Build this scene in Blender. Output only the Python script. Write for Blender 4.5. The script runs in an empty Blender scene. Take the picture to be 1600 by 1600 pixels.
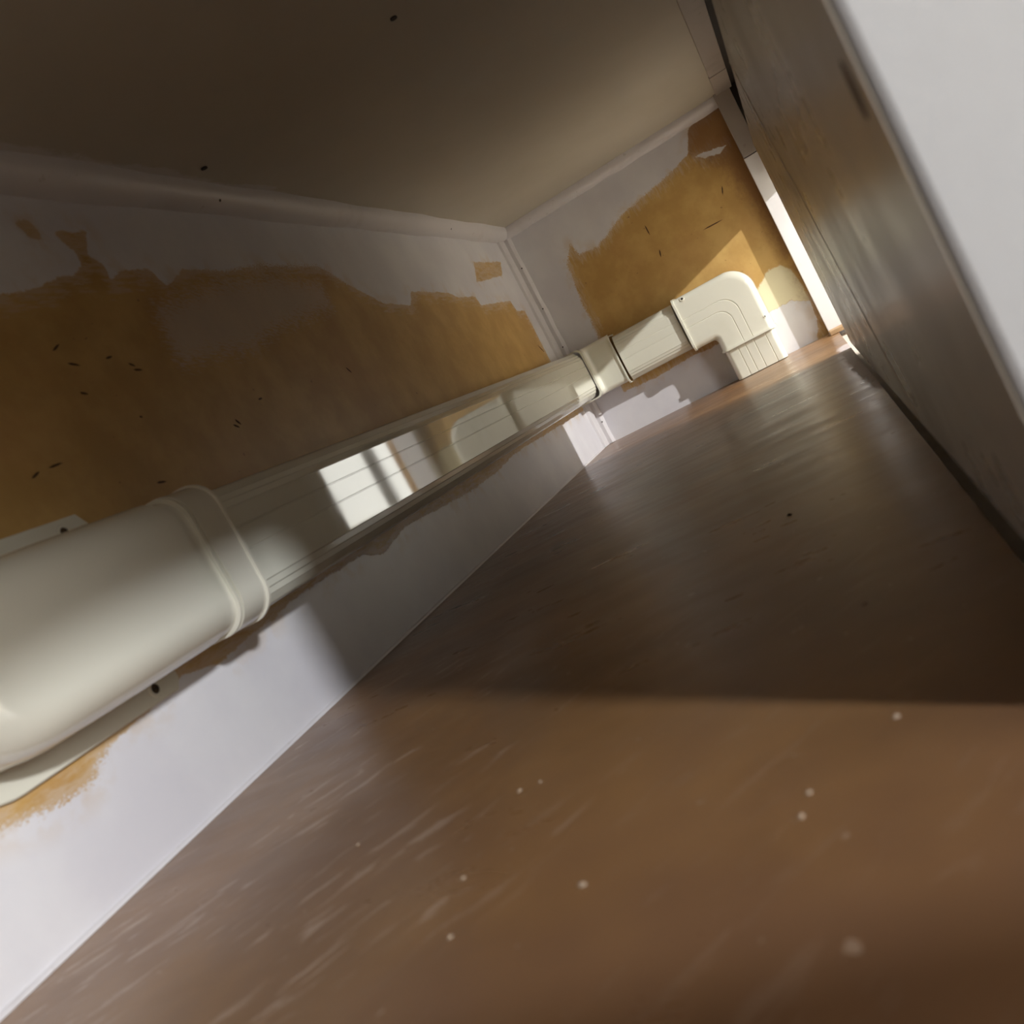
import bpy, math, random
import numpy as np
from mathutils import Matrix, Vector

random.seed(7)
scn = bpy.context.scene
C = scn.collection

# ------------------------------------------------------------------ camera, world, exposure
cam_d = bpy.data.cameras.new('camera')
cam = bpy.data.objects.new('camera', cam_d)
C.objects.link(cam)
cam_d.sensor_width = 36.0
cam_d.sensor_fit = 'HORIZONTAL'
cam_d.lens = 1421.1 / 1600.0 * 36.0
cam_d.clip_start = 0.005
RT = (Vector((0.28406165, -0.83532854, -0.47067527)),
      Vector((-0.24493543, 0.41138848, -0.87793289)),
      Vector((0.92699278, 0.36467211, -0.08774186)))
CP = Vector((-2.28797, -0.57762, 0.17002))
m = Matrix.Identity(4)
for i in range(3):
    m[i][0] = RT[0][i]
    m[i][1] = -RT[1][i]
    m[i][2] = -RT[2][i]
    m[i][3] = CP[i]
cam.matrix_world = m
cam_d.dof.use_dof = True
cam_d.dof.focus_distance = 1.75
cam_d.dof.aperture_fstop = 9.5
scn.camera = cam

scn.view_settings.view_transform = 'Standard'
scn.view_settings.look = 'None'
scn.view_settings.gamma = 1.0
scn.view_settings.use_curve_mapping = False
scn.view_settings.exposure = 0.0

world = bpy.data.worlds.new('world')
scn.world = world
world.use_nodes = True
world.node_tree.nodes['Background'].inputs[0].default_value = (0.9, 0.92, 1.0, 1)
world.node_tree.nodes['Background'].inputs[1].default_value = 0.05
scn.cycles.max_bounces = 10
scn.cycles.diffuse_bounces = 6
scn.cycles.sample_clamp_indirect = 4.0


def lamp(name, kind, loc, power, size, color=(1, 1, 1), aim=None, angle=None, blend=0.3, size_y=None):
    d = bpy.data.lights.new(name, kind)
    d.energy = power
    d.color = color
    if kind == 'AREA':
        d.shape = 'RECTANGLE'
        d.size = size
        d.size_y = size_y or size
    else:
        d.shadow_soft_size = size
    if kind == 'SPOT':
        d.spot_size = angle
        d.spot_blend = blend
    o = bpy.data.objects.new(name, d)
    o.location = loc
    if aim is not None:
        o.rotation_euler = (Vector(aim) - Vector(loc)).to_track_quat('-Z', 'Y').to_euler()
    C.objects.link(o)
    return o


# two room lamps outside the cupboard, each shining in through one of its openings
lamp('room_lamp_near', 'SPOT', (-3.41, -2.41, 1.10), 280, 0.085, (0.95, 0.97, 1.0),
     aim=(-1.95, -0.55, 0.2), angle=math.radians(38), blend=0.5)
lamp('room_lamp_far', 'SPOT', (-1.636, -3.60, 1.296), 560, 0.030, (1.0, 0.98, 0.95),
     aim=(-0.30, -0.5, 0.15), angle=math.radians(24), blend=0.5)
lamp('bounce_fill', 'SPOT', (-.50, -1.80, 2.25), 850, 0.06, (1.0, 0.95, 0.84),  # added spot: brightens the outside floor so it bounces onto the far ceiling
     aim=(-.55, -1.85, 0), angle=math.radians(41), blend=0.6)
lamp('cap_fill', 'AREA', (-2.75, -2.7, .80), 22, .9, (1.0, 0.97, 0.92), aim=(-1.9, -.3, .15))  # added soft fill to brighten the wall cap
lamp('room_ceiling_lamp', 'AREA', (-0.5, -2.6, 2.2), 130, 1.2, (1.0, 0.97, 0.93), aim=(0.0, -2.6, 0))


# ------------------------------------------------------------------ helpers
def tag(o, label=None, cat=None, group=None, kind=None):
    if label: o['label'] = label
    if cat: o['category'] = cat
    if group: o['group'] = group
    if kind: o['kind'] = kind
    return o


def mesh_obj(name, verts, faces, mat, parent=None, smooth=False, angle=35):
    me = bpy.data.meshes.new(name)
    me.from_pydata([tuple(v) for v in verts], [], faces)
    me.materials.append(mat)
    me.validate()
    import bmesh
    bm = bmesh.new()
    bm.from_mesh(me)
    bmesh.ops.recalc_face_normals(bm, faces=bm.faces)
    bm.to_mesh(me)
    bm.free()
    if smooth:
        me.shade_smooth()
        me.set_sharp_from_angle(angle=math.radians(angle))
    o = bpy.data.objects.new(name, me)
    C.objects.link(o)
    if parent is not None:
        o.parent = parent
        o.matrix_parent_inverse = parent.matrix_basis.inverted()
    return o


def empty(name, loc):
    o = bpy.data.objects.new(name, None)
    o.location = loc
    o.empty_display_size = 0.05
    C.objects.link(o)
    return o


def box(name, a, b, mat, parent=None, bevel=0.0):
    x0, y0, z0 = a
    x1, y1, z1 = b
    v = [(x0, y0, z0), (x1, y0, z0), (x1, y1, z0), (x0, y1, z0), (x0, y0, z1), (x1, y0, z1), (x1, y1, z1), (x0, y1, z1)]
    f = [(0, 3, 2, 1), (4, 5, 6, 7), (0, 1, 5, 4), (1, 2, 6, 5), (2, 3, 7, 6), (3, 0, 4, 7)]
    o = mesh_obj(name, v, f, mat, parent)
    if bevel:
        md = o.modifiers.new('bevel', 'BEVEL')
        md.width = bevel
        md.segments = 2
    return o


def sweep(name, profile, frames, mat, parent=None, closed=False, caps=True, angle=30):
    """profile: (u, d) points; frames: (origin, u_axis, d_axis[, su, sd])"""
    n = len(profile)
    vs, fs = [], []
    for fr in frames:
        o, ua, da = Vector(fr[0]), Vector(fr[1]), Vector(fr[2])
        su, sd = (fr[3], fr[4]) if len(fr) > 3 else (1, 1)
        for (u, d) in profile:
            vs.append(o + ua * (u * su) + da * (d * sd))
    rng = n if closed else n - 1
    for k in range(len(frames) - 1):
        for j in range(rng):
            a = k * n + j
            b = k * n + (j + 1) % n
            fs.append((a, b, b + n, a + n))
    if caps:
        fs.append(tuple(range(n)))
        fs.append(tuple((len(frames) - 1) * n + j for j in range(n)))
    o = mesh_obj(name, vs, fs, mat, parent, smooth=True, angle=angle)
    md = o.modifiers.new('weighted_normal', 'WEIGHTED_NORMAL')
    md.keep_sharp = True
    md.weight = 90
    return o


def rounded(w, d, r, seg=8, base=0.0, grooves=(), gd=0.0008, gw=0.0012, side_grooves=()):
    """open channel profile: half width w, depth d, corner radius r; grooves cut in the front at the given u"""
    p = [(-w, base)]
    for s in side_grooves:
        p += [(-w, s - gw), (-w + gd, s - gw * .6), (-w + gd, s + gw * .6), (-w, s + gw)]
    p.append((-w, d - r))
    for i in range(1, seg + 1):
        a = math.pi - i / seg * math.pi / 2
        p.append((-w + r + r * math.cos(a), d - r + r * math.sin(a)))
    for g in sorted(grooves):
        p += [(g - gw, d), (g - gw * .5, d - gd), (g + gw * .5, d - gd), (g + gw, d)]
    for i in range(0, seg + 1):
        a = math.pi / 2 - i / seg * math.pi / 2
        p.append((w - r + r * math.cos(a), d - r + r * math.sin(a)))
    for s in sorted(side_grooves, reverse=True):
        p += [(w, s + gw), (w - gd, s + gw * .6), (w - gd, s - gw * .6), (w, s - gw)]
    p.append((w, base))
    return p


def disc(name, c, n, r, mat, parent, depth=0.002, seg=20):
    n = Vector(n).normalized()
    a = n.orthogonal().normalized()
    b = n.cross(a)
    c = Vector(c)
    vs, fs = [], []
    for k in (0, 1):
        for i in range(seg):
            t = 2 * math.pi * i / seg
            vs.append(c + n * (depth * k) + (a * math.cos(t) + b * math.sin(t)) * (r if k == 0 else r * .92))
    for i in range(seg):
        j = (i + 1) % seg
        fs.append((i, j, j + seg, i + seg))
    fs.append(tuple(range(seg)))
    fs.append(tuple(range(seg, 2 * seg)))
    return mesh_obj(name, vs, fs, mat, parent, smooth=True)


def ring(name, c, n, r0, r1, mat, parent, depth=0.0012, seg=24):
    n = Vector(n).normalized()
    a = n.orthogonal().normalized()
    b = n.cross(a)
    c = Vector(c)
    vs, fs = [], []
    prof = [(r0, 0), (r0, depth), (r1, depth), (r1 + depth * .5, 0)]
    for i in range(seg):
        t = 2 * math.pi * i / seg
        for (r, h) in prof:
            vs.append(c + n * h + (a * math.cos(t) + b * math.sin(t)) * r)
    k = len(prof)
    for i in range(seg):
        j = (i + 1) % seg
        for q in range(k - 1):
            fs.append((i * k + q, i * k + q + 1, j * k + q + 1, j * k + q))
    return mesh_obj(name, vs, fs, mat, parent, smooth=True)


# ------------------------------------------------------------------ materials
class MAT:
    def __init__(s, name):
        s.m = bpy.data.materials.new(name)
        s.m.use_nodes = True
        s.nt = s.m.node_tree
        s.b = s.nt.nodes['Principled BSDF']
        s.tc = s.nt.nodes.new('ShaderNodeTexCoord')

    def n(s, t, **kw):
        x = s.nt.nodes.new(t)
        for k, v in kw.items():
            setattr(x, k, v)
        return x

    def l(s, a, b):
        s.nt.links.new(a, b)

    def val(s, v, sock):
        if hasattr(v, 'links') or isinstance(v, bpy.types.NodeSocket):
            s.l(v, sock)
        else:
            sock.default_value = v

    def math(s, op, a, b=0.0, c=None, clamp=False):
        x = s.n('ShaderNodeMath', operation=op)
        x.use_clamp = clamp
        s.val(a, x.inputs[0])
        s.val(b, x.inputs[1])
        if c is not None: s.val(c, x.inputs[2])
        return x.outputs[0]

    def noise(s, scale, detail=4, rough=.55, stretch=(1, 1, 1), rot=(0, 0, 0), dist=0.0):
        mp = s.n('ShaderNodeMapping')
        mp.vector_type = 'TEXTURE'
        mp.inputs['Scale'].default_value = tuple(1.0 / q for q in stretch)
        mp.inputs['Rotation'].default_value = rot
        s.l(s.tc.outputs['Object'], mp.inputs[0])
        x = s.n('ShaderNodeTexNoise')
        x.inputs['Scale'].default_value = scale
        x.inputs['Detail'].default_value = detail
        x.inputs['Roughness'].default_value = rough
        x.inputs['Distortion'].default_value = dist
        s.l(mp.outputs[0], x.inputs[0])
        return x.outputs['Fac']

    def step(s, v, a, b, lo=0.0, hi=1.0):
        x = s.n('ShaderNodeMapRange')
        x.interpolation_type = 'SMOOTHSTEP'
        s.val(v, x.inputs[0])
        for i, q in enumerate((a, b, lo, hi)): x.inputs[i + 1].default_value = q
        return x.outputs[0]

    def mix(s, f, a, b):
        x = s.n('ShaderNodeMix', data_type='RGBA')
        s.val(f, x.inputs['Factor'])
        for v, k in ((a, 6), (b, 7)):
            if isinstance(v, tuple):
                x.inputs[k].default_value = (*v, 1)
            else:
                s.l(v, x.inputs[k])
        return x.outputs[2]

    def attr(s, name):
        x = s.n('ShaderNodeAttribute')
        x.attribute_name = name
        return x.outputs['Fac']

    def color(s, c):
        if isinstance(c, tuple):
            s.b.inputs['Base Color'].default_value = (*c, 1)
        else:
            s.l(c, s.b.inputs['Base Color'])

    def rough(s, r):
        s.val(r, s.b.inputs['Roughness'])

    def bump(s, h, strength=.3, dist=.001):
        x = s.n('ShaderNodeBump')
        x.inputs['Strength'].default_value = strength
        x.inputs['Distance'].default_value = dist
        s.l(h, x.inputs['Height'])
        s.l(x.outputs[0], s.b.inputs['Normal'])


def painted_wood(name, col=(.70, .68, .70), rough=.45, dirt=.25, dark=(.33, .27, .22)):
    k = MAT(name)
    d = k.step(k.noise(9, 6, .65), .52, .75)
    d = k.math('MULTIPLY', d, dirt)
    f = k.step(k.noise(60, 3), .66, .74)
    d = k.math('MAXIMUM', d, k.math('MULTIPLY', f, dirt))
    k.color(k.mix(d, col, dark))
    k.rough(rough)
    k.bump(k.noise(70, 4), .25, .0008)
    return k.m


# painted plywood: ochre board with ragged brushed white paint
def plywood_paint(name, streak):
    k = MAT(name)
    sd = k.attr('ochre_sd')          # metres inside (+) / outside (-) the unpainted area
    thin = k.attr('thin_sd')
    cream = k.attr('cream_sd')
    mask_w = k.attr('brush_w')
    rag = k.math('SUBTRACT', k.noise(38, 7, .75, streak), .5)
    fine = k.math('SUBTRACT', k.noise(260, 5, .75, streak), .5)
    r1 = k.math('MULTIPLY', rag, .016)
    r2 = k.math('MULTIPLY', k.math('MULTIPLY', fine, .075), mask_w)
    e = k.math('ADD', k.math('ADD', sd, r1), r2)
    ochre = k.step(e, -.0012, .0012)
    # brushed thin veil of white
    tn = k.math('ADD', thin, k.math('MULTIPLY', k.math('SUBTRACT', k.noise(30, 6, .7, (3, 1, 14), (0, .22, 0)), .5), .11))
    tn = k.math('MULTIPLY', k.step(tn, -.012, .02), .55)
    grain = k.noise(14, 5, .6, (1, 1, 1))
    oc = k.mix(k.step(grain, .35, .7), (.49, .30, .095), (.60, .39, .135))
    blotch = k.step(k.noise(5, 3), .5, .72)
    oc = k.mix(k.math('MULTIPLY', blotch, .35), oc, (.46, .24, .09))
    speck = k.step(k.noise(90, 2, .5, (1, 1, 1.6)), .71, .76)
    oc = k.mix(k.math('MULTIPLY', speck, .55), oc, (.17, .08, .03))
    w = k.mix(k.step(k.noise(7, 4), .35, .7), (.68, .67, .715), (.76, .755, .78))
    near_edge = k.math('MULTIPLY', k.step(sd, -.03, 0.0), k.step(k.noise(24, 5), .48, .62))
    w = k.mix(k.math('MULTIPLY', near_edge, .35), w, (.60, .44, .26))
    c = k.mix(ochre, w, oc)
    # half-covered, brushed-out paint just inside the bare area
    vn = k.noise(26, 6, .72, tuple(q * (1.0 if q == 1 else 3.0) for q in streak))
    veil = k.math('MULTIPLY', k.step(k.math('ADD', sd, k.math('MULTIPLY', k.math('SUBTRACT', vn, .5), .12)), .022, -.004), .55)
    c = k.mix(k.math('MULTIPLY', veil, ochre), c, (.62, .52, .42))
    c = k.mix(k.math('MULTIPLY', tn, ochre), c, (.60, .56, .55))
    cr = k.step(k.math('ADD', cream, k.math('MULTIPLY', rag, .02)), -.002, .003)
    c = k.mix(k.math('MULTIPLY', cr, ochre), c, (.74, .68, .47))
    stn_shade = k.step(k.math('ADD', k.attr('stain_shade_sd'), k.math('MULTIPLY', rag, .08)), -.02, .03)  # brown corner stain plus shade painted alongside the post
    c = k.mix(k.math('MULTIPLY', k.math('MULTIPLY', stn_shade, ochre), .7), c, (.24, .11, .045))
    k.color(c)
    k.rough(k.step(ochre, 0, 1, .38, .48))
    h = k.math('ADD', k.math('MULTIPLY', ochre, -.6), k.math('MULTIPLY', k.noise(120, 4, .6, streak), .35))
    k.bump(h, .35, .0012)
    return k.m


def floor_material():
    k = MAT('varnished_floor')
    a = k.noise(6, 5, .6, (1, 1, 1))
    c = k.mix(k.step(a, .3, .7), (.19, .098, .040), (.29, .155, .062))
    b = k.noise(2.3, 4, .6)
    c = k.mix(k.step(b, .42, .72), c, (.17, .09, .05))
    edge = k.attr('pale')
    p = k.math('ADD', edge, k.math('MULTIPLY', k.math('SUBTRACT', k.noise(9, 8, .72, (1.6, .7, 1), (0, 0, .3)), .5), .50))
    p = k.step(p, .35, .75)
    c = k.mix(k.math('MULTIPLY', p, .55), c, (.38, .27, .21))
    smear = k.attr('smear')
    s = k.math('ADD', smear, k.math('MULTIPLY', k.math('SUBTRACT', k.noise(60, 6, .75), .5), 1.1))
    s = k.step(s, .35, .7)
    c = k.mix(k.math('MULTIPLY', s, .8), c, (.66, .61, .62))
    # scuffs: short pale strokes running along the board
    st = k.noise(40, 5, .62, (.5, 2.4, 1), (0, 0, -.78), .5)
    st2 = k.noise(9, 3, .5)
    sc = k.math('MULTIPLY', k.step(st, .55, .64), k.step(st2, .40, .58))
    dens = k.attr('scuff')
    c = k.mix(k.math('MULTIPLY', k.math('MULTIPLY', sc, dens), .55), c, (.50, .38, .30))
    dust = k.step(k.noise(75, 2, .5), .72, .76)
    c = k.mix(k.math('MULTIPLY', dust, .45), c, (.46, .34, .25))
    k.color(c)
    rr = k.math('ADD', k.step(k.noise(12, 5, .65, (2.2, .6, 1)), .3, .75, .27, .36), k.math('MULTIPLY', s, .3))
    k.rough(rr)
    k.b.inputs['Specular IOR Level'].default_value = .38
    k.bump(k.noise(40, 6, .7, (1.6, .6, 1)), .05, .0010)
    return k.m


def pvc(name, col=(.82, .82, .71), rough=.035):
    k = MAT(name)
    k.color(k.mix(k.step(k.noise(11, 4), .5, .8), col, (.76, .76, .64)))
    k.rough(k.step(k.noise(25, 3), .3, .8, rough, rough + .02))
    k.b.inputs['IOR'].default_value = 1.95
    return k.m


def plain(name, col, rough=.6, metal=0.0, var=.15):
    k = MAT(name)
    dk = tuple(c * (1 - var) for c in col)
    k.color(k.mix(k.step(k.noise(20, 4), .35, .7), col, dk))
    k.rough(rough)
    k.b.inputs['Metallic'].default_value = metal
    return k.m


def ceiling_material():
    k = MAT('ceiling_board')
    c = k.mix(k.step(k.noise(3, 5), .35, .7), (.50, .465, .39), (.55, .515, .44))
    wm = k.attr('white')
    w = k.math('ADD', wm, k.math('MULTIPLY', k.math('SUBTRACT', k.noise(12, 6, .7, (1, 2, 1)), .5), 1.2))
    c = k.mix(k.math('MULTIPLY', k.step(w, .45, .6), .8), c, (.64, .62, .62))
    k.color(c)
    k.rough(.55)
    k.bump(k.noise(90, 4), .12, .0006)
    return k.m


def sheet_material():
    k = MAT('front_sheet_board')
    c = k.mix(k.step(k.noise(4, 5), .35, .7), (.34, .305, .255), (.29, .255, .21))
    mk = k.math('MULTIPLY', k.step(k.noise(30, 6, .7, (.35, 1, 1)), .54, .72), k.step(k.noise(5, 3), .45, .65))
    c = k.mix(k.math('MULTIPLY', mk, .25), c, (.48, .42, .33))
    k.color(c)
    k.rough(k.step(k.noise(10, 4), .3, .8, .26, .40))
    return k.m


M = {
    'pvc': pvc('cream_pvc'),
    'pvc_soft': pvc('cream_pvc_cover', (.80, .785, .68), .06),
    'white': painted_wood('white_painted_wood'),
    'white_clean': painted_wood('white_gloss_paint', (.47, .47, .475), .35, .06),
    'strip': painted_wood('post_white_as_lit', (.80, .79, .80), .4, .12, (.5, .45, .45)),  # lower post, lamplight put into the colour
    'grey_wood': painted_wood('grey_wood_and_shade', (.40, .36, .33), .5, .35, (.22, .18, .15)),  # batten grey, also put on the upper post as shade
    'floor': floor_material(),
    'ceiling': ceiling_material(),
    'sheet': sheet_material(),
    'dark': plain('dark_hole', (.02, .015, .012), .7),
    'screw': plain('brown_screw', (.10, .065, .035), .4, .7),
    'raw': plain('raw_timber', (.42, .27, .14), .7),
    'raw_dark': plain('dark_timber', (.10, .07, .05), .75),
    'chip': plain('dark_scuff', (.10, .05, .02), .8),
    'flake': plain('pale_plaster', (.42, .32, .23), .8),
    'room_wall': plain('room_plaster', (.72, .71, .69), .8, 0, .05),
    'room_floor': plain('room_floor', (.72, .68, .60), .6),
    'pale_edge': plain('pale_board_edge', (.72, .64, .50), .6),
    'bar': plain('grey_panel_bar', (.30, .29, .29), .5),
}


# ------------------------------------------------------------------ painted boards (back and end wall)
def sd_poly(px, py, poly):
    """signed distance, + inside"""
    P = np.array(poly, float)
    d2 = np.full(px.shape, 1e9)
    inside = np.zeros(px.shape, bool)
    n = len(P)
    for i in range(n):
        a, b = P[i], P[(i + 1) % n]
        e = b - a
        t = np.clip(((px - a[0]) * e[0] + (py - a[1]) * e[1]) / (e @ e + 1e-12), 0, 1)
        d2 = np.minimum(d2, (px - a[0] - t * e[0]) ** 2 + (py - a[1] - t * e[1]) ** 2)
        c = ((a[1] > py) != (b[1] > py))
        with np.errstate(divide='ignore', invalid='ignore'):
            xi = (b[0] - a[0]) * (py - a[1]) / (b[1] - a[1] + 1e-15) + a[0]
        inside ^= c & (px < xi)
    d = np.sqrt(d2)
    return np.where(inside, d, -d)


def grid_board(name, fpos, u0, u1, v0, v1, step, attrs, mat, thick, nrm):
    """board seen on one face, with per-vertex attributes attrs[name](U, V)"""
    nu = int(round((u1 - u0) / step)) + 1
    nv = int(round((v1 - v0) / step)) + 1
    U, V = np.meshgrid(np.linspace(u0, u1, nu), np.linspace(v0, v1, nv))
    vs = [fpos(u, v) for u, v in zip(U.ravel(), V.ravel())]
    fs = []
    for j in range(nv - 1):
        o = j * nu
        fs += [(o + i, o + i + 1, o + i + 1 + nu, o + i + nu) for i in range(nu - 1)]
    N = len(vs)
    cs = [0, nu - 1, N - 1, N - nu]
    t = Vector(nrm) * -thick
    for c in cs: vs.append(tuple(Vector(vs[c]) + t))
    fs.append((N + 3, N + 2, N + 1, N))
    # closing sides with n-gons along each border
    border = [list(range(0, nu)), [nu - 1 + nu * j for j in range(nv)], list(range(N - 1, N - nu - 1, -1)), [N - nu - nu * j for j in range(nv)]]
    for k, bd in enumerate(border):
        fs.append(tuple(bd) + (N + (k + 1) % 4, N + k))
    me = bpy.data.meshes.new(name)
    me.from_pydata(vs, [], fs)
    me.materials.append(mat)
    for an, fn in attrs.items():
        a = me.attributes.new(an, 'FLOAT', 'POINT')
        data = np.zeros(len(vs), np.float32)
        data[:N] = fn(U, V).ravel()
        data[N:] = data[cs]
        a.data.foreach_set('value', data)
    me.update()
    o = bpy.data.objects.new(name, me)
    C.objects.link(o)
    return o


OCHRE_BACK = [(-1.641, 0.473), (-1.597, 0.479), (-1.556, 0.491), (-1.542, 0.49), (-1.523, 0.502), (-1.52, 0.518), (-1.537, 0.534), (-1.529, 0.539), (-1.49, 0.54), (-1.508, 0.513), (-1.49, 0.504), (-1.494, 0.492), (-1.493, 0.484), (-1.472, 0.497), (-1.424, 0.498), (-1.419, 0.49), (-1.41, 0.477), (-1.366, 0.499), (-1.294, 0.496), (-1.198, 0.504), (-1.034, 0.504), (-0.966, 0.47), (-0.883, 0.438), (-0.78, 0.429), (-0.747, 0.456), (-0.566, 0.45), (-0.521, 0.438), (-0.421, 0.438), (-0.411, 0.416), (-0.191, 0.42), (-0.181, 0.394), (-0.116, 0.39), (-0.121, 0.248), (-0.05, 0.109), (-0.389, 0.111), (-0.667, 0.114), (-0.789, 0.104), (-0.939, 0.102), (-1.062, 0.107), (-1.191, 0.114), (-1.281, 0.099), (-1.328, 0.113), (-1.434, 0.115), (-1.501, 0.113), (-1.555, 0.108), (-1.593, 0.106), (-1.634, 0.102), (-1.68, 0.112), (-1.714, 0.106), (-1.745, 0.101), (-1.776, 0.099), (-1.796, 0.092), (-1.805, 0.084), (-1.828, 0.083), (-1.853, 0.086), (-1.881, 0.094), (-1.97, 0.12), (-1.956, 0.3), (-1.809, 0.468)]
PATCH_BACK = [(-0.311, 0.518), (-0.104, 0.522), (-0.146, 0.486), (-0.361, 0.47)]
BROWN_BACK = [(-1.577, 0.547), (-1.561, 0.55), (-1.553, 0.537), (-1.556, 0.529), (-1.571, 0.53)]
THIN_BACK = [(-1.446, 0.457), (-1.386, 0.467), (-1.325, 0.482), (-1.189, 0.49), (-1.059, 0.479), (-1.063, 0.438), (-1.249, 0.41), (-1.309, 0.392), (-1.404, 0.389), (-1.459, 0.385), (-1.461, 0.409), (-1.459, 0.432)]
THIN2_BACK = [(-1.454, 0.517), (-1.324, 0.529), (-1.154, 0.529), (-0.975, 0.522), (-0.946, 0.467), (-1.082, 0.495), (-1.216, 0.495), (-1.364, 0.495), (-1.454, 0.484)]
OCHRE_END = [(-0.60, 0.579), (-0.516, 0.574), (-0.491, 0.525), (-0.454, 0.511), (-0.347, 0.491), (-0.3, 0.485), (-0.209, 0.447), (-0.158, 0.453), (-0.15, 0.489), (-0.122, 0.449), (-0.113, 0.387), (-0.109, 0.344), (-0.11, 0.305), (-0.106, 0.253), (-0.1, 0.102), (-0.188, 0.096), (-0.289, 0.102), (-0.387, 0.096), (-0.447, -0.091), (-0.583, -0.009), (-0.70, 0.006), (-.70, .579)]
CREAM_END = [(-0.495, 0.169), (-0.529, 0.197), (-0.564, 0.195), (-0.581, 0.172), (-0.589, 0.116), (-0.587, 0.086), (-0.549, 0.11), (-0.44, 0.105), (-.44, .169)]
MAUVE_END = [(-0.44, 0.108), (-0.549, 0.11), (-0.588, 0.089), (-0.584, 0.041), (-0.547, -0.04), (-0.42, -0.042), (-0.407, 0.034)]
DAB_END = [(-0.5, 0.511), (-0.531, 0.507), (-0.574, 0.496), (-0.553, 0.487), (-0.518, 0.497)]


def ochre_back(U, V):
    s = sd_poly(U, V, OCHRE_BACK)
    for p in (PATCH_BACK, BROWN_BACK):
        s = np.maximum(s, np.minimum(sd_poly(U, V, p), .006))
    return s


def ochre_end(U, V):
    s = sd_poly(U, V, OCHRE_END)
    for p in (MAUVE_END, DAB_END):
        s = np.minimum(s, -sd_poly(U, V, p))
    return s


def brush_back(U, V):   # dry-brush edge only around the wall cap and the right part of the upper edge
    a = np.clip((-1.775 - U) / .01, 0, 1) * np.clip((.13 - V) / .01, 0, 1) * .55
    b = np.clip((U + 1.35) / .1, 0, 1) * np.clip((-.95 - U) / .1, 0, 1) * np.clip((V - .3) / .1, 0, 1) * .6
    return np.maximum(a, b) + .04


def brush_end(U, V):    # stippled edge on the left and upper side
    return np.clip((U + .50) / .1, 0, 1) * np.clip((V - .12) / .05, 0, 1) * .40 + .05


far = lambda U, V: U * 0 - 1.0
wb = grid_board('wall_back', lambda u, v: (u, 0.0, v), -2.6, 0.03, -.03, .62, .005, {
    'ochre_sd': ochre_back,
    'thin_sd': lambda U, V: np.maximum(sd_poly(U, V, THIN_BACK), sd_poly(U, V, THIN2_BACK) - .01),
    'cream_sd': far, 'stain_shade_sd': far, 'brush_w': brush_back}, plywood_paint('painted_plywood_back', (1, 1, 1.8)), .012, (0, -1, 0))
tag(wb, 'long side wall, ochre board half covered in ragged white paint behind the duct', kind='structure')
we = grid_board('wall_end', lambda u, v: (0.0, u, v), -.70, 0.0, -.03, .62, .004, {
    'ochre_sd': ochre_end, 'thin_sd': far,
    'stain_shade_sd': lambda U, V: np.maximum(sd_poly(U, V, [(-.70, .60), (-.47, .60), (-.48, .53), (-.545, .45), (-.57, .30), (-.575, .20), (-.70, .20)]), sd_poly(U, V, [(-.575, .20), (-.575, -.03), (-.70, -.03), (-.70, .2)]) - .01),
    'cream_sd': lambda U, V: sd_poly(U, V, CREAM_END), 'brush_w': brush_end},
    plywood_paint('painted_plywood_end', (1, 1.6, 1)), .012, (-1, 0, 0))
tag(we, 'short end wall, ochre board with brushed white border behind the elbow', kind='structure')


def sliver(name, parent, a, b, w, plane, mat, t=.0006):
    """thin dark chip / scratch lying on a board: plane 'y' (back wall) or 'x' (end wall)"""
    a, b = Vector(a), Vector(b)
    d = (b - a).normalized()
    n = Vector((-d.y, d.x))
    mid = (a + b) / 2
    pts = [a, mid + n * w * .5, b, mid - n * w * .5, a + d * (b - a).length * .2 + n * w * .35, ]
    pts = [a, a.lerp(b, .3) + n * w * .45, a.lerp(b, .7) + n * w * .5, b, a.lerp(b, .65) - n * w * .4, a.lerp(b, .25) - n * w * .5]
    f3 = (lambda p, h: (p.x, -h, p.y)) if plane == 'y' else (lambda p, h: (-h, p.x, p.y))
    vs = [f3(p, 0.0001) for p in pts] + [f3(p, t) for p in pts]
    n_ = len(pts)
    fs = [tuple(range(n_)), tuple(range(n_, 2 * n_))] + [(i, (i + 1) % n_, (i + 1) % n_ + n_, i + n_) for i in range(n_)]
    return mesh_obj(name, vs, fs, mat, parent)


MB = [(-1.619, 0.417), (-1.607, 0.423), (-1.61, 0.404), (-1.597, 0.4), (-1.561, 0.404), (-1.551, 0.405), (-1.535, 0.396), (-1.528, 0.392), (-1.533, 0.389), (-1.521, 0.387), (-1.615, 0.375), (-1.607, 0.372), (-1.56, 0.342), (-1.557, 0.34), (-1.43, 0.31), (-1.422, 0.305), (-1.422, 0.315), (-1.417, 0.308), (-1.36, 0.331), (-1.352, 0.331), (-1.693, 0.316), (-1.676, 0.317), (-1.714, 0.311), (-1.703, 0.315), (-1.586, 0.276), (-1.573, 0.274), (-0.157, 0.300), (-0.135, 0.28), (-1.12, 0.346), (-1.112, 0.337)]
for i in range(0, len(MB), 2):
    sliver('scuff_mark', wb, MB[i], MB[i + 1], .0022, 'y', M['chip'])
ME = [(-0.444, 0.354), (-0.496, 0.353), (-0.526, 0.421), (-0.519, 0.401), (-0.33, 0.434), (-0.331, 0.406), (-0.335, 0.366), (-0.331, 0.348)]
for i in range(0, len(ME), 2):
    sliver('scuff_mark', we, ME[i], ME[i + 1], .003, 'x', M['chip'])

# ------------------------------------------------------------------ floor
FL = .001


def pale(U, V):  # lamplight and glare on the far floor, painted in as paler colour
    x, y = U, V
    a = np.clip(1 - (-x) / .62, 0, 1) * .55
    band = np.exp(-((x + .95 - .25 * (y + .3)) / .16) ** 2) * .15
    return a + band


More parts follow.
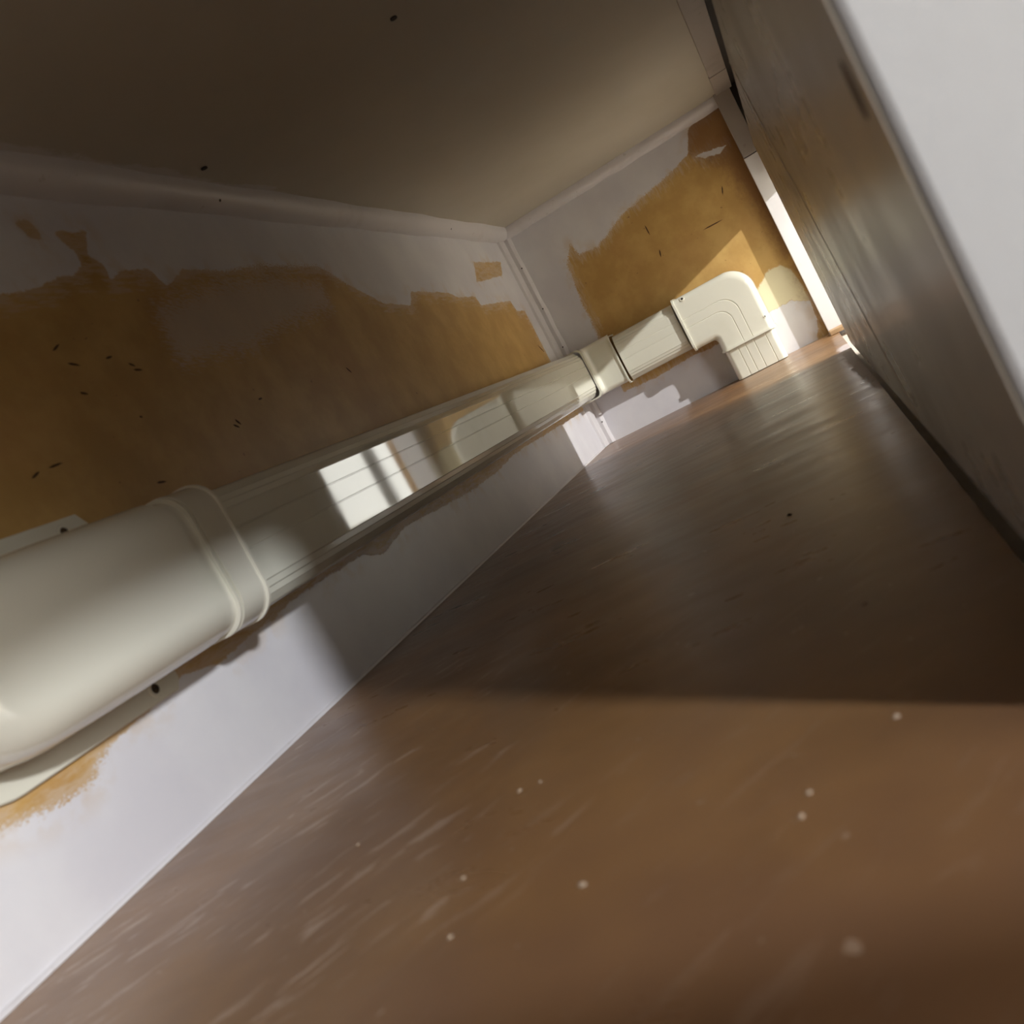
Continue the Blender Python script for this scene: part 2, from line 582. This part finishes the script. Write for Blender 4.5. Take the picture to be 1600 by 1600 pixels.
def smear(U, V):
    x, y = U, V
    w = .012 + .02 * np.clip((x + 1.3) / .6, 0, 1)
    return np.clip((-.612 + w - y) / .014, 0, 1) * np.clip((x + 1.35) / .3, 0, 1) * np.clip((-.40 - x) / .04, 0, 1) * .75


def scuff(U, V):
    return np.clip((-1.45 - U) / .2, 0, 1) * np.clip((V + .47) / .2, .22, 1) * .8 + np.clip((U + 1.2) / .3, 0, 1) * .3 + np.clip((V + .25) / .2, 0, 1) * .4


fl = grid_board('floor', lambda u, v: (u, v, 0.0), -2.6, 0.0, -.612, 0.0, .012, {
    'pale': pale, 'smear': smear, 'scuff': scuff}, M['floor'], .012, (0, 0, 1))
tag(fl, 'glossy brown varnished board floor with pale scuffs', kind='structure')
FLK = [(-1.553, -0.497), (-1.989, -0.502), (-1.975, -0.505), (-1.99, -0.413), (-1.886, -0.35), (-1.884, -0.362), (-1.956, -0.343), (-1.999, -0.354), (-1.84, -0.527), (-1.808, -0.538), (-1.94, -0.541), (-1.881, -0.239)]
CRUMB = ['roundest pale crumb at the lower right of the lit brown floor', 'pale speck just above the roundest crumb on the lit floor',
         'elongated yellowish crumb in the middle of the lit floor', 'pale crumb left of its close twin in the upper middle of the lit floor',
         'pale crumb right of its close twin in the upper middle of the lit floor', 'pale crumb lying left of the elongated yellowish one on the lit floor',
         'lowest pale crumb, near the bottom edge of the picture', 'faint crumb on the dark shaded floor, the nearer of two',
         'faint crumb on the dark shaded floor, the farther of two', 'pale crumb close to the straight shadow edge, far right',
         'pale crumb nearest the white painted long wall']
for i, (x, y) in enumerate(FLK):
    r = random.uniform(.0011, .0019) * (1.6 if i in (0,) else 1)
    n = 7
    an = random.uniform(0, 3)
    vs = [(x + r * (1.8 if i in (0, 3) else 1.1) * math.cos(an) * math.cos(2 * math.pi * k / n) * random.uniform(.7, 1.1) - r * math.sin(an) * math.sin(2 * math.pi * k / n),
           y + r * (1.8 if i in (0, 3) else 1.1) * math.sin(an) * math.cos(2 * math.pi * k / n) + r * math.cos(an) * math.sin(2 * math.pi * k / n) * random.uniform(.7, 1.1), .0002) for k in range(n)]
    vs.append((x, y, .0002 + r * .7))
    fs = [tuple(range(n))[::-1]] + [(k, (k + 1) % n, n) for k in range(n)]
    o = mesh_obj('debris_crumb', vs, fs, M['chip'] if i == 0 else M['flake'])
    if i == 0:
        tag(o, 'dark brown splinter lying alone on the shaded middle of the floor', 'crumb')
    else:
        tag(o, CRUMB[i - 1], 'crumb', 'pale crumbs on the floor')

# ------------------------------------------------------------------ ceiling
HC = .60


def cwhite(U, V):   # ragged white paint carried over from the bead
    return np.clip((V + .055) / .03, 0, 1) * np.clip((-.95 - U) / .2, 0, 1) * .9


ce = grid_board('ceiling', lambda u, v: (u, v, HC), -2.6, 0.0, -.638, 0.0, .02, {'white': cwhite}, M['ceiling'], .018, (0, 0, -1))
tag(ce, 'plain beige board ceiling with two small screw holes', kind='structure')
for (x, y) in [(-1.305, -0.054), (-1.312, -0.339)]:
    disc('screw_hole', (x, y, HC - .0012), (0, 0, 1), .0042, M['dark'], ce, depth=.0012, seg=14)

# ------------------------------------------------------------------ mouldings (trim_1..)
def bead_profile(a, b, n=7):
    """quadrant-like moulding: a along first surface, b along second, small fillet lips"""
    p = [(0, 0), (a, 0), (a, .004)]
    for i in range(1, n):
        t = i / n * math.pi / 2
        p.append((.004 + (a - .004) * math.cos(t), .004 + (b - .004) * math.sin(t)))
    p += [(.004, b), (0, b)]
    return p


def moulding(name, prof, p0, p1, ua, da, mat, label):
    L = (Vector(p1) - Vector(p0))
    frs = []
    ns = max(2, int(L.length / .04))
    for i in range(ns + 1):
        t = i / ns
        w = 1 + .05 * math.sin(t * 37 + len(prof)) + .03 * math.sin(t * 91)
        frs.append((Vector(p0) + L * t, ua, da, w, w))
    o = sweep(name, prof, frs, mat, closed=True, caps=True, angle=40)
    tag(o, label, kind='structure')
    return o


t1 = moulding('trim_1', bead_profile(.026, .030), (-2.6, 0, HC), (-.001, 0, HC), (0, 0, -1), (0, -1, 0), M['white'],
              'white painted bead between long wall and ceiling')
t2 = moulding('trim_2', bead_profile(.024, .026), (0, -.60, HC), (0, -.003, HC), (0, 0, -1), (-1, 0, 0), M['white'],
              'white painted bead between end wall and ceiling')
# upright corner moulding: flat strip on the long wall, groove, small bead on the end wall
cp = [(0, 0), (.052, 0), (.050, .006), (.020, .009), (.013, .0075), (.013, .017), (.009, .0215), (.004, .023), (0, .023)]
t3 = moulding('trim_3', cp, (0, 0, .001), (0, 0, HC - .024), (-1, 0, 0), (0, -1, 0), M['white'],
              'white upright corner moulding with nail holes between the two painted walls')
for (y, z) in [(-.017, .495), (-.017, .382), (-.017, .274), (-.018, .06)]:
    disc('nail_hole', (-.0145, y, z), (-1, -.2, 0), .0018, M['dark'], t3, depth=.0006, seg=10)
for (x, z) in [(-.42, HC - .018), (-.72, HC - .018), (-1.25, HC - .019)]:
    disc('nail_hole', (x, -.0225, z), (0, -1, -.8), .0018, M['dark'], t1, depth=.0006, seg=10)

moulding('baseboard_back', [(0, 0), (.0035, 0), (.0028, .002), (.002, .0028), (0, .0035)], (-2.6, 0, .0002), (-.054, 0, .0002),
         (0, 0, 1), (0, -1, 0), M['white'], 'thin white paint bead where the long wall meets the floor')

# ------------------------------------------------------------------ front frame
# ceiling batten with a butt joint and the upright post in the far corner
o = box('trim_4', (-2.6, -.638, HC - .005), (-.235, -.601, HC), M['grey_wood'], bevel=.0015)
tag(o, 'long grey batten under the ceiling along the front', kind='structure')
o = box('trim_5', (-.232, -.638, HC - .006), (-.040, -.600, HC), M['grey_wood'], bevel=.0015)
tag(o, 'short grey batten piece butted at the far corner', kind='structure')
o = box('trim_6', (-.039, -.632, .445), (-.001, -.594, HC - .0005), M['grey_wood'], bevel=.0012)  # grey here is the shade on the upper post, put into the colour
tag(o, 'upper part of the corner post, painted grey as shade', kind='structure')
o = box('trim_7', (-.039, -.66, 0.0), (-.001, -.5935, .443), M['strip'], bevel=.0012)  # whiter than above to paint in the lit stretch of the post
tag(o, 'lower part of the corner post, painted white as if lit', kind='structure')
o = box('gap_shade_post', (-.035, -.66, .445), (-.001, -.632, .60), M['dark'])  # black box painted in for the shade beside the post
tag(o, 'black filler standing in for shade in the gap beside the corner post', kind='structure')
o = box('gap_shade_batten', (-2.6, -.66, .601), (.0, -.638, .612), M['dark'])  # black box painted in for the shade above the slot
tag(o, 'black strip standing in for shade in the gap behind the ceiling batten', kind='structure')
# raw timber block at the foot of the post
o = box('timber_offcut', (-.095, -.655, .0005), (-.040, -.594, .010), M['raw'], bevel=.001)
tag(o, 'small raw timber offcut at the foot of the white post', 'offcut')

# hardboard sheet hung inside the front, floor gap of 15 mm
sh = empty('wall_front', (-1.3, -.613, 0))
tag(sh, 'dark grey brown sheet lining the front side', kind='structure')
def slab(name, pts, y_far, y_near, t, mat, par):
    """board in the front plane; its face runs slightly skewed from y_far (x=-.62) to y_near (x=-1.985)"""
    def yy(x): return y_far + (y_near - y_far) * (-.62 - x) / 1.365
    n = len(pts)
    v = [(x, yy(x), z) for x, z in pts] + [(x, yy(x) - t, z) for x, z in pts]
    f = [tuple(range(n)), tuple(range(n, 2 * n))] + [(i, (i + 1) % n, (i + 1) % n + n, i + n) for i in range(n)]
    return mesh_obj(name, v, f, mat, par)


slab('board', [(-1.988, .006), (-.530, .008), (-.516, .385), (-.518, .402), (-1.988, .406)], -.6155, -.618, .006, M['sheet'], sh)
slab('cover_edge', [(-1.481, .0135), (-1.476, .0135), (-1.1825, .4015), (-1.187, .4015)], -.6143, -.6168, .0009, M['pale_edge'], sh)
slab('cover_board', [(-1.989, .011), (-1.478, .014), (-1.185, .401), (-1.989, .404)], -.6147, -.6172, .0007, M['sheet'], sh)

disc_pts = [(-1.9655 + .0055 * math.cos(q / 14 * 2 * math.pi), .210 + .010 * math.sin(q / 14 * 2 * math.pi)) for q in range(14)]
slab('finger_hole', disc_pts, -.6144, -.6169, .0008, M['raw_dark'], sh)

# cupboard front wall on the room side: header, pier, ends
YF0, YF1 = -.66, -.70


def st(name, a, b, mat, label=None):
    o = box(name, a, b, mat)
    tag(o, label, kind='structure')
    return o


st('wall_header', (-1.97, YF1, .368), (.6, YF0, 2.35), M['room_wall'], 'room side wall above the far opening')
st('wall_header_near', (-5.0, YF1, .417), (-1.97, YF0, 2.35), M['room_wall'], 'room side wall above the near opening')
st('wall_pier', (-1.96, YF1, -.03), (-.57, YF0, .368), M['raw_dark'], 'dark timber pier behind the front sheet')
st('wall_side_near', (-5.0, YF1, -.03), (-2.62, YF0, .417), M['room_wall'])
st('wall_side_far', (.013, YF1, -.03), (5.5, YF0, 2.35), M['room_wall'])
st('wall_near', (-2.62, -.66, -.03), (-2.60, .012, .62), M['white'])
st('shadow_block', (-2.56, -1.0, -.012), (-2.262, -.65, .165), M['raw'])  # unseen block added only to darken the near floor corner
# unseen low batten added to shade the floor just below the camera
st('shadow_batten', (-2.19, -.612, .0), (-2.165, -.02, .042), M['raw'])
# open white door standing outward at the near opening
d1 = empty('door_1', (-1.982, -.62, 0))
tag(d1, 'white door leaf standing open outside the near opening', kind='structure')
box('door_panel', (-1.991, -1.25, .0), (-1.973, -.6185, .80), M['white_clean'], d1, bevel=.003)

# ------------------------------------------------------------------ room outside
st('floor_room', (-5.0, -4.6, -.03), (5.5, -.613, -.012), M['room_floor'])
st('ceiling_room', (-5.0, -4.6, 2.35), (5.5, -.66, 2.38), M['room_wall'])
st('wall_room_left', (-5.02, -4.6, -.03), (-5.0, -.66, 2.35), M['room_wall'])
st('wall_room_right', (5.5, -4.6, -.03), (5.52, -.66, 2.35), M['room_wall'])
st('wall_room_back', (-5.0, -4.62, -.03), (5.5, -4.6, 2.35), M['room_wall'])
# unseen glowing panel with bars, added for the bright reflection in the duct
wd = MAT('glow_surface')
wd.color((.8, .8, .8))
wd.b.inputs['Emission Color'].default_value = (.95, .95, .88, 1)
wd.b.inputs['Emission Strength'].default_value = 3.8
w1 = empty('glow_panel', (5.45, -2.5, .1))
tag(w1, 'glowing panel added in the room outside to reflect in the duct', kind='structure')
box('glow_pane', (5.47, -4.5, -.0), (5.48, -2.6, 1.6), wd.m, w1)
for yy in (-3.30, -3.62):
    box('panel_bar', (5.43, yy - .06, -.0), (5.465, yy + .06, 1.5), M['bar'], w1)

# ------------------------------------------------------------------ the trunking
X, Y, Z = Vector((1, 0, 0)), Vector((0, 1, 0)), Vector((0, 0, 1))
ZC = .185


def lid_profile(w=.0595, d=.0705, grooves=(-.004, .0175), base=.036):
    """flat glossy face with stepped shoulders falling back to the sides"""
    sh_ = [(w - .0235, d), (w - .0225, d - .0010), (w - .0165, d - .0022), (w - .0155, d - .0038), (w - .0100, d - .0056),
           (w - .0090, d - .0074), (w - .0035, d - .0112), (w - .0012, d - .0150), (w, d - .0190), (w, base + .007),
           (w - .0012, base + .006), (w - .0012, base + .0045), (w, base + .004), (w, base)]
    gs = []
    for g in sorted(grooves):
        gs += [(g - .0009, d), (g - .0004, d - .0008), (g + .0004, d - .0008), (g + .0009, d)]
    return [(-u, q) for u, q in sh_[::-1]] + gs + sh_


def trunk_lengths():
    # --- length along the long wall
    t = empty('duct_trunking', (-.9, 0, ZC))
    tag(t, 'long glossy cream plastic duct running along the long wall', 'duct')
    prof_b = rounded(.0585, .040, .004, 4, side_grooves=(.012, .022))
    sweep('base', prof_b, [((-1.72, -.0005, ZC - .001), Z, -Y), ((-.1195, -.0005, ZC - .001), Z, -Y)], M['pvc'], t)
    prof = lid_profile()
    sweep('lid', prof, [((-1.72, 0, ZC), Z, -Y), ((-.1205, 0, ZC), Z, -Y)], M['pvc'], t)
    # --- length along the end wall
    t = empty('duct_trunking', (0, -.22, .177))
    tag(t, 'short cream plastic duct length between corner fitting and flat elbow on the end wall', 'duct')
    sweep('base', rounded(.0575, .040, .004, 4, side_grooves=(.012, .022)), [((-.0005, -.1465, .177), Z, -X), ((-.0005, -.3108, .177), Z, -X)], M['pvc'], t)
    p2 = lid_profile(.0585, .0695, (-.004, .0165))
    sweep('lid', p2, [((0, -.1465, .177), Z, -X), ((0, -.306, .177), Z, -X)], M['pvc'], t)
    # --- drop below the elbow
    t = empty('duct_trunking', (0, -.431, .005))
    tag(t, 'shortest cream duct piece dropping from the elbow to the floor', 'duct')
    sweep('base', rounded(.0605, .040, .004, 4, side_grooves=(.014,)), [((-.0005, -.431, .001), -Y, -X), ((-.0005, -.431, .0745), -Y, -X)], M['pvc'], t)
    sweep('lid', rounded(.0615, .070, .013, 8, base=.036, grooves=(-.030, .009, -.012, .038), gd=.0012, gw=.0014, side_grooves=(.043,)),
          [((0, -.431, .0015), -Y, -X), ((0, -.431, .0745), -Y, -X)], M['pvc'], t)


trunk_lengths()


def corner_fitting():
    t = empty('corner_fitting', (0, 0, ZC))
    tag(t, 'cream inside corner fitting joining the long duct to the end wall duct', 'fitting')
    # plan path from the long wall duct round into the end wall duct; section extruded along z
    def shell(name, off, h0, h1, x_end, y_end, par=t):
        pts = []
        r = .012
        pts.append(Vector((x_end, -off)))
        cx, cy = -off - r, -off - r
        for i in range(9):
            a = math.pi / 2 - i / 8 * math.pi / 2
            pts.append(Vector((cx + r * math.cos(a), cy + r * math.sin(a))))
        pts.append(Vector((-off, y_end)))
        # rounded edges at top and bottom: loft profile (height, inset toward walls)
        hp = []
        R = .013
        H = (h1 - h0) / 2
        hc = (h1 + h0) / 2
        hp.append((h0, off - .002))
        hp.append((h0, R))
        for i in range(1, 7):
            a = i / 6 * math.pi / 2
            hp.append((h0 + R - R * math.cos(a), R - R * math.sin(a)))
        for i in range(0, 7):
            a = math.pi / 2 - i / 6 * math.pi / 2
            hp.append((h1 - R + R * math.cos(a), R - R * math.sin(a)))
        hp.append((h1, off - .002))
        vs, fs = [], []
        # inward direction: toward +x+y (the corner); per point normals
        n = len(pts)
        nr = []
        for i in range(n):
            if i == 0: d = Vector((0, 1))
            elif i == n - 1: d = Vector((1, 0))
            else:
                a = math.pi / 2 - (i - 1) / 8 * math.pi / 2
                d = Vector((math.cos(a), math.sin(a)))
            nr.append(d)
        for (h, ins) in hp:
            for p_, d in zip(pts, nr):
                q = p_ + d * ins
                if ins > R + .001:
                    q = Vector((min(p_.x + (0 if p_.x <= -off - r + 1e-6 and d.x < .5 else ins), -.002), min(p_.y + ins, -.002)))
                    if d.x > .95: q.y = p_.y
                    if d.y > .95: q.x = p_.x
                vs.append((q.x, q.y, h))
        m_ = len(hp)
        for j in range(m_ - 1):
            for i in range(n - 1):
                a = j * n + i
                fs.append((a, a + 1, a + 1 + n, a + n))
        return mesh_obj(name, vs, fs, M['pvc'], par, smooth=True, angle=40)
    shell('shell', .0745, ZC - .064, ZC + .061, -.118, -.142)
    # raised rims at both mouths
    rp = rounded(.0635, .0775, .014, 8, base=.001)
    inner = rounded(.0605, .0725, .013, 8, base=.001)
    def rim(name, o, ua, da, along, w, mat, wp=rp, ip=inner):
        pr = wp + ip[::-1]
        o = Vector(o)
        return sweep(name, pr, [(o, ua, da), (o + along * w, ua, da)], mat, t, closed=True)
    rim('mouth_rim', (-.118, 0, ZC - .001), Z, -Y, X, .008, M['pvc'])
    rim('mouth_rim', (0, -.142, .1785), Z, -X, Y, .0035, M['pvc'])
    return t


corner_fitting()


def flat_elbow():
    t = empty('flat_elbow', (0, -.41, .15))
    tag(t, 'cream right angle elbow cover with curved ribs and screw holes on the end wall', 'fitting')
    cu, cz = -.431, .177          # centrelines of the drop and of the run
    w = .0645
    r_in = .010
    R = w + r_in                  # path radius
    prof = rounded(w, .0765, .015, 8, base=.001, grooves=(-.010, .012), gd=.0011, gw=.0013)
    frs = []
    y_s = -.312
    # run part: outward u axis = +z (outer side)
    frs.append(((0, y_s, cz), Z, -X))
    r_out = .056
    ci = Vector((0, cu + w + r_in, cz - w - r_in))
    co = Vector((0, cu - w + r_out, cz + w - r_out))
    for i in range(0, 17):
        a = math.pi / 2 + i / 16 * math.pi / 2
        d = Vector((0, math.cos(a), math.sin(a)))
        I = ci + d * r_in
        O = co + d * r_out
        q = O - I
        frs.append(((I + O) / 2, q.normalized(), -X, q.length / (2 * w), 1))
    frs.append(((0, cu, .078), -Y, -X))
    sweep('cover', prof, frs, M['pvc'], t, angle=35)
    # collars
    wp = rounded(w + .0025, .0795, .016, 8, base=.001)
    ip = rounded(w - .0035, .0735, .014, 8, base=.001)
    sweep('collar', wp + ip[::-1], [((0, -.3165, cz), Z, -X), ((0, -.3115, cz), Z, -X)], M['pvc'], t, closed=True)
    sweep('collar', wp + ip[::-1], [((0, cu, .0805), -Y, -X), ((0, cu, .0755), -Y, -X)], M['pvc'], t, closed=True)
    for (c, nn, q) in [((-.0746, -.338, .2338), (-.85, 0, .5), .0032), ((-.0754, -.4856, .108), (-.93, -.35, 0), .0018), ((-.060, -.3695, .1165), (-.5, .7, -.5), .0030)]:
        ring('screw_boss', c, nn, q, q * 1.7, M['pvc'], t, depth=.0014, seg=18)
        disc('screw_hole', c, nn, q, M['dark'], t, depth=.0012, seg=14)


flat_elbow()


def wall_cap():
    t = empty('wall_cap', (-1.78, 0, ZC + .003))
    tag(t, 'large rounded cream cover at the near end of the long duct, screwed to the wall', 'duct cover')
    # backing plate: straight sides, rounded far end
    zc = .188
    hw = .084
    xe, xs = -1.862, -1.690
    out = [(xs - .008, zc + hw), (xs, zc + hw - .011), (xs, zc - hw + .008), (xs - .006, zc - hw)]
    n = 24
    for i in range(n + 1):
        a = -math.pi / 2 - i / n * math.pi
        out.append((xe + .07 * math.cos(a), zc + hw * math.sin(a)))
    vs = [(x, -.0003, z) for x, z in out] + [(x, -.0042, z) for x, z in out] + [(x + (.001 if x < -1.86 else -.001 if x > -1.69 else 0), -.005, zc + (z - zc) * .988) for x, z in out]
    k = len(out)
    fs = [tuple(range(k))[::-1], tuple(range(2 * k, 3 * k))]
    for j in (0, 1):
        fs += [(j * k + i, j * k + (i + 1) % k, (j + 1) * k + (i + 1) % k, (j + 1) * k + i) for i in range(k)]
    mesh_obj('backing_plate', vs, fs, M['pvc_soft'], t, smooth=True, angle=30)
    # cover body
    prof = rounded(1.0, 1.0, .42, 14, base=0.0)
    # separate radii in u and d: build directly
    def P(wu, dd, ru, rd):
        p = [(-wu, 0), (-wu, dd - rd)]
        for i in range(1, 13):
            a = math.pi - i / 12 * math.pi / 2
            p.append((-wu + ru + ru * math.cos(a), dd - rd + rd * math.sin(a)))
        for i in range(0, 13):
            a = math.pi / 2 - i / 12 * math.pi / 2
            p.append((wu - ru + ru * math.cos(a), dd - rd + rd * math.sin(a)))
        p += [(wu, dd - rd), (wu, 0)]
        return p
    zb = .1885
    frs_pts = []
    xs_list = [-1.693, -1.72, -1.76]
    W0, D0 = .0650, .083
    sec = []
    for x in xs_list:
        sec.append((x, W0, D0))
    for i in range(1, 19):
        a = i / 18 * math.pi / 2
        x = -1.76 - .175 * math.sin(a)
        dd = max(.004, D0 * math.cos(a) ** .75)
        aw = max(0, (x * -1 - 1.855) / .08)
        ww = W0 * math.sqrt(max(.0, 1 - min(1, aw) ** 2))
        sec.append((x, max(ww, .004), dd))
    vs, fs = [], []
    nn = None
    for (x, ww, dd) in sec:
        r = min(ww * .55, .031)
        rd = min(dd * .6, .040)
        p = P(ww, dd, r, rd)
        nn = len(p)
        vs += [(x, -.0045 - d, zb + u) for (u, d) in p]
    for j in range(len(sec) - 1):
        for i in range(nn - 1):
            a = j * nn + i
            fs.append((a, a + 1, a + 1 + nn, a + nn))
    fs.append(tuple(range(nn)))
    fs.append(tuple((len(sec) - 1) * nn + i for i in range(nn)))
    mesh_obj('cover', vs, fs, M['pvc_soft'], t, smooth=True, angle=50)
    # coupler sleeve with recessed neck and raised lip
    def ring_sweep(name, x0, x1, w, d, r, wi, di, mat=M['pvc_soft']):
        a = P(w, d, r, r)
        b = P(wi, di, max(.004, r - .003), max(.004, r - .003))
        return sweep(name, a + b[::-1], [((x0, -.003, zb - .001), Z, -Y), ((x1, -.003, zb - .001), Z, -Y)], mat, t, closed=True, angle=40)
    ring_sweep('neck', -1.696, -1.670, .0615, .0790, .027, .0585, .0740)
    ring_sweep('coupler', -1.670, -1.634, .0650, .0835, .029, .0610, .0740)
    ring_sweep('coupler_lip', -1.6355, -1.6325, .0668, .0855, .030, .0610, .0735)
    ring_sweep('snap_rib', -1.6745, -1.6725, .0645, .0828, .028, .0600, .0740)
    # dark side shadow gap tabs and screws
    for (x, z) in [(-1.719, .1155), (-1.718, .2605)]:
        ring('screw_boss', (x, -.0048, z), (0, -1, 0), .0044, .0068, M['pvc_soft'], t, depth=.0012)
        disc('screw', (x, -.0050, z), (0, -1, 0), .0044, M['screw'], t, depth=.0006, seg=16)
        box('screw_slot', (x - .0034, -.0060, z - .0006), (x + .0034, -.0052, z + .0006), M['dark'], t)
    return t


wall_cap()
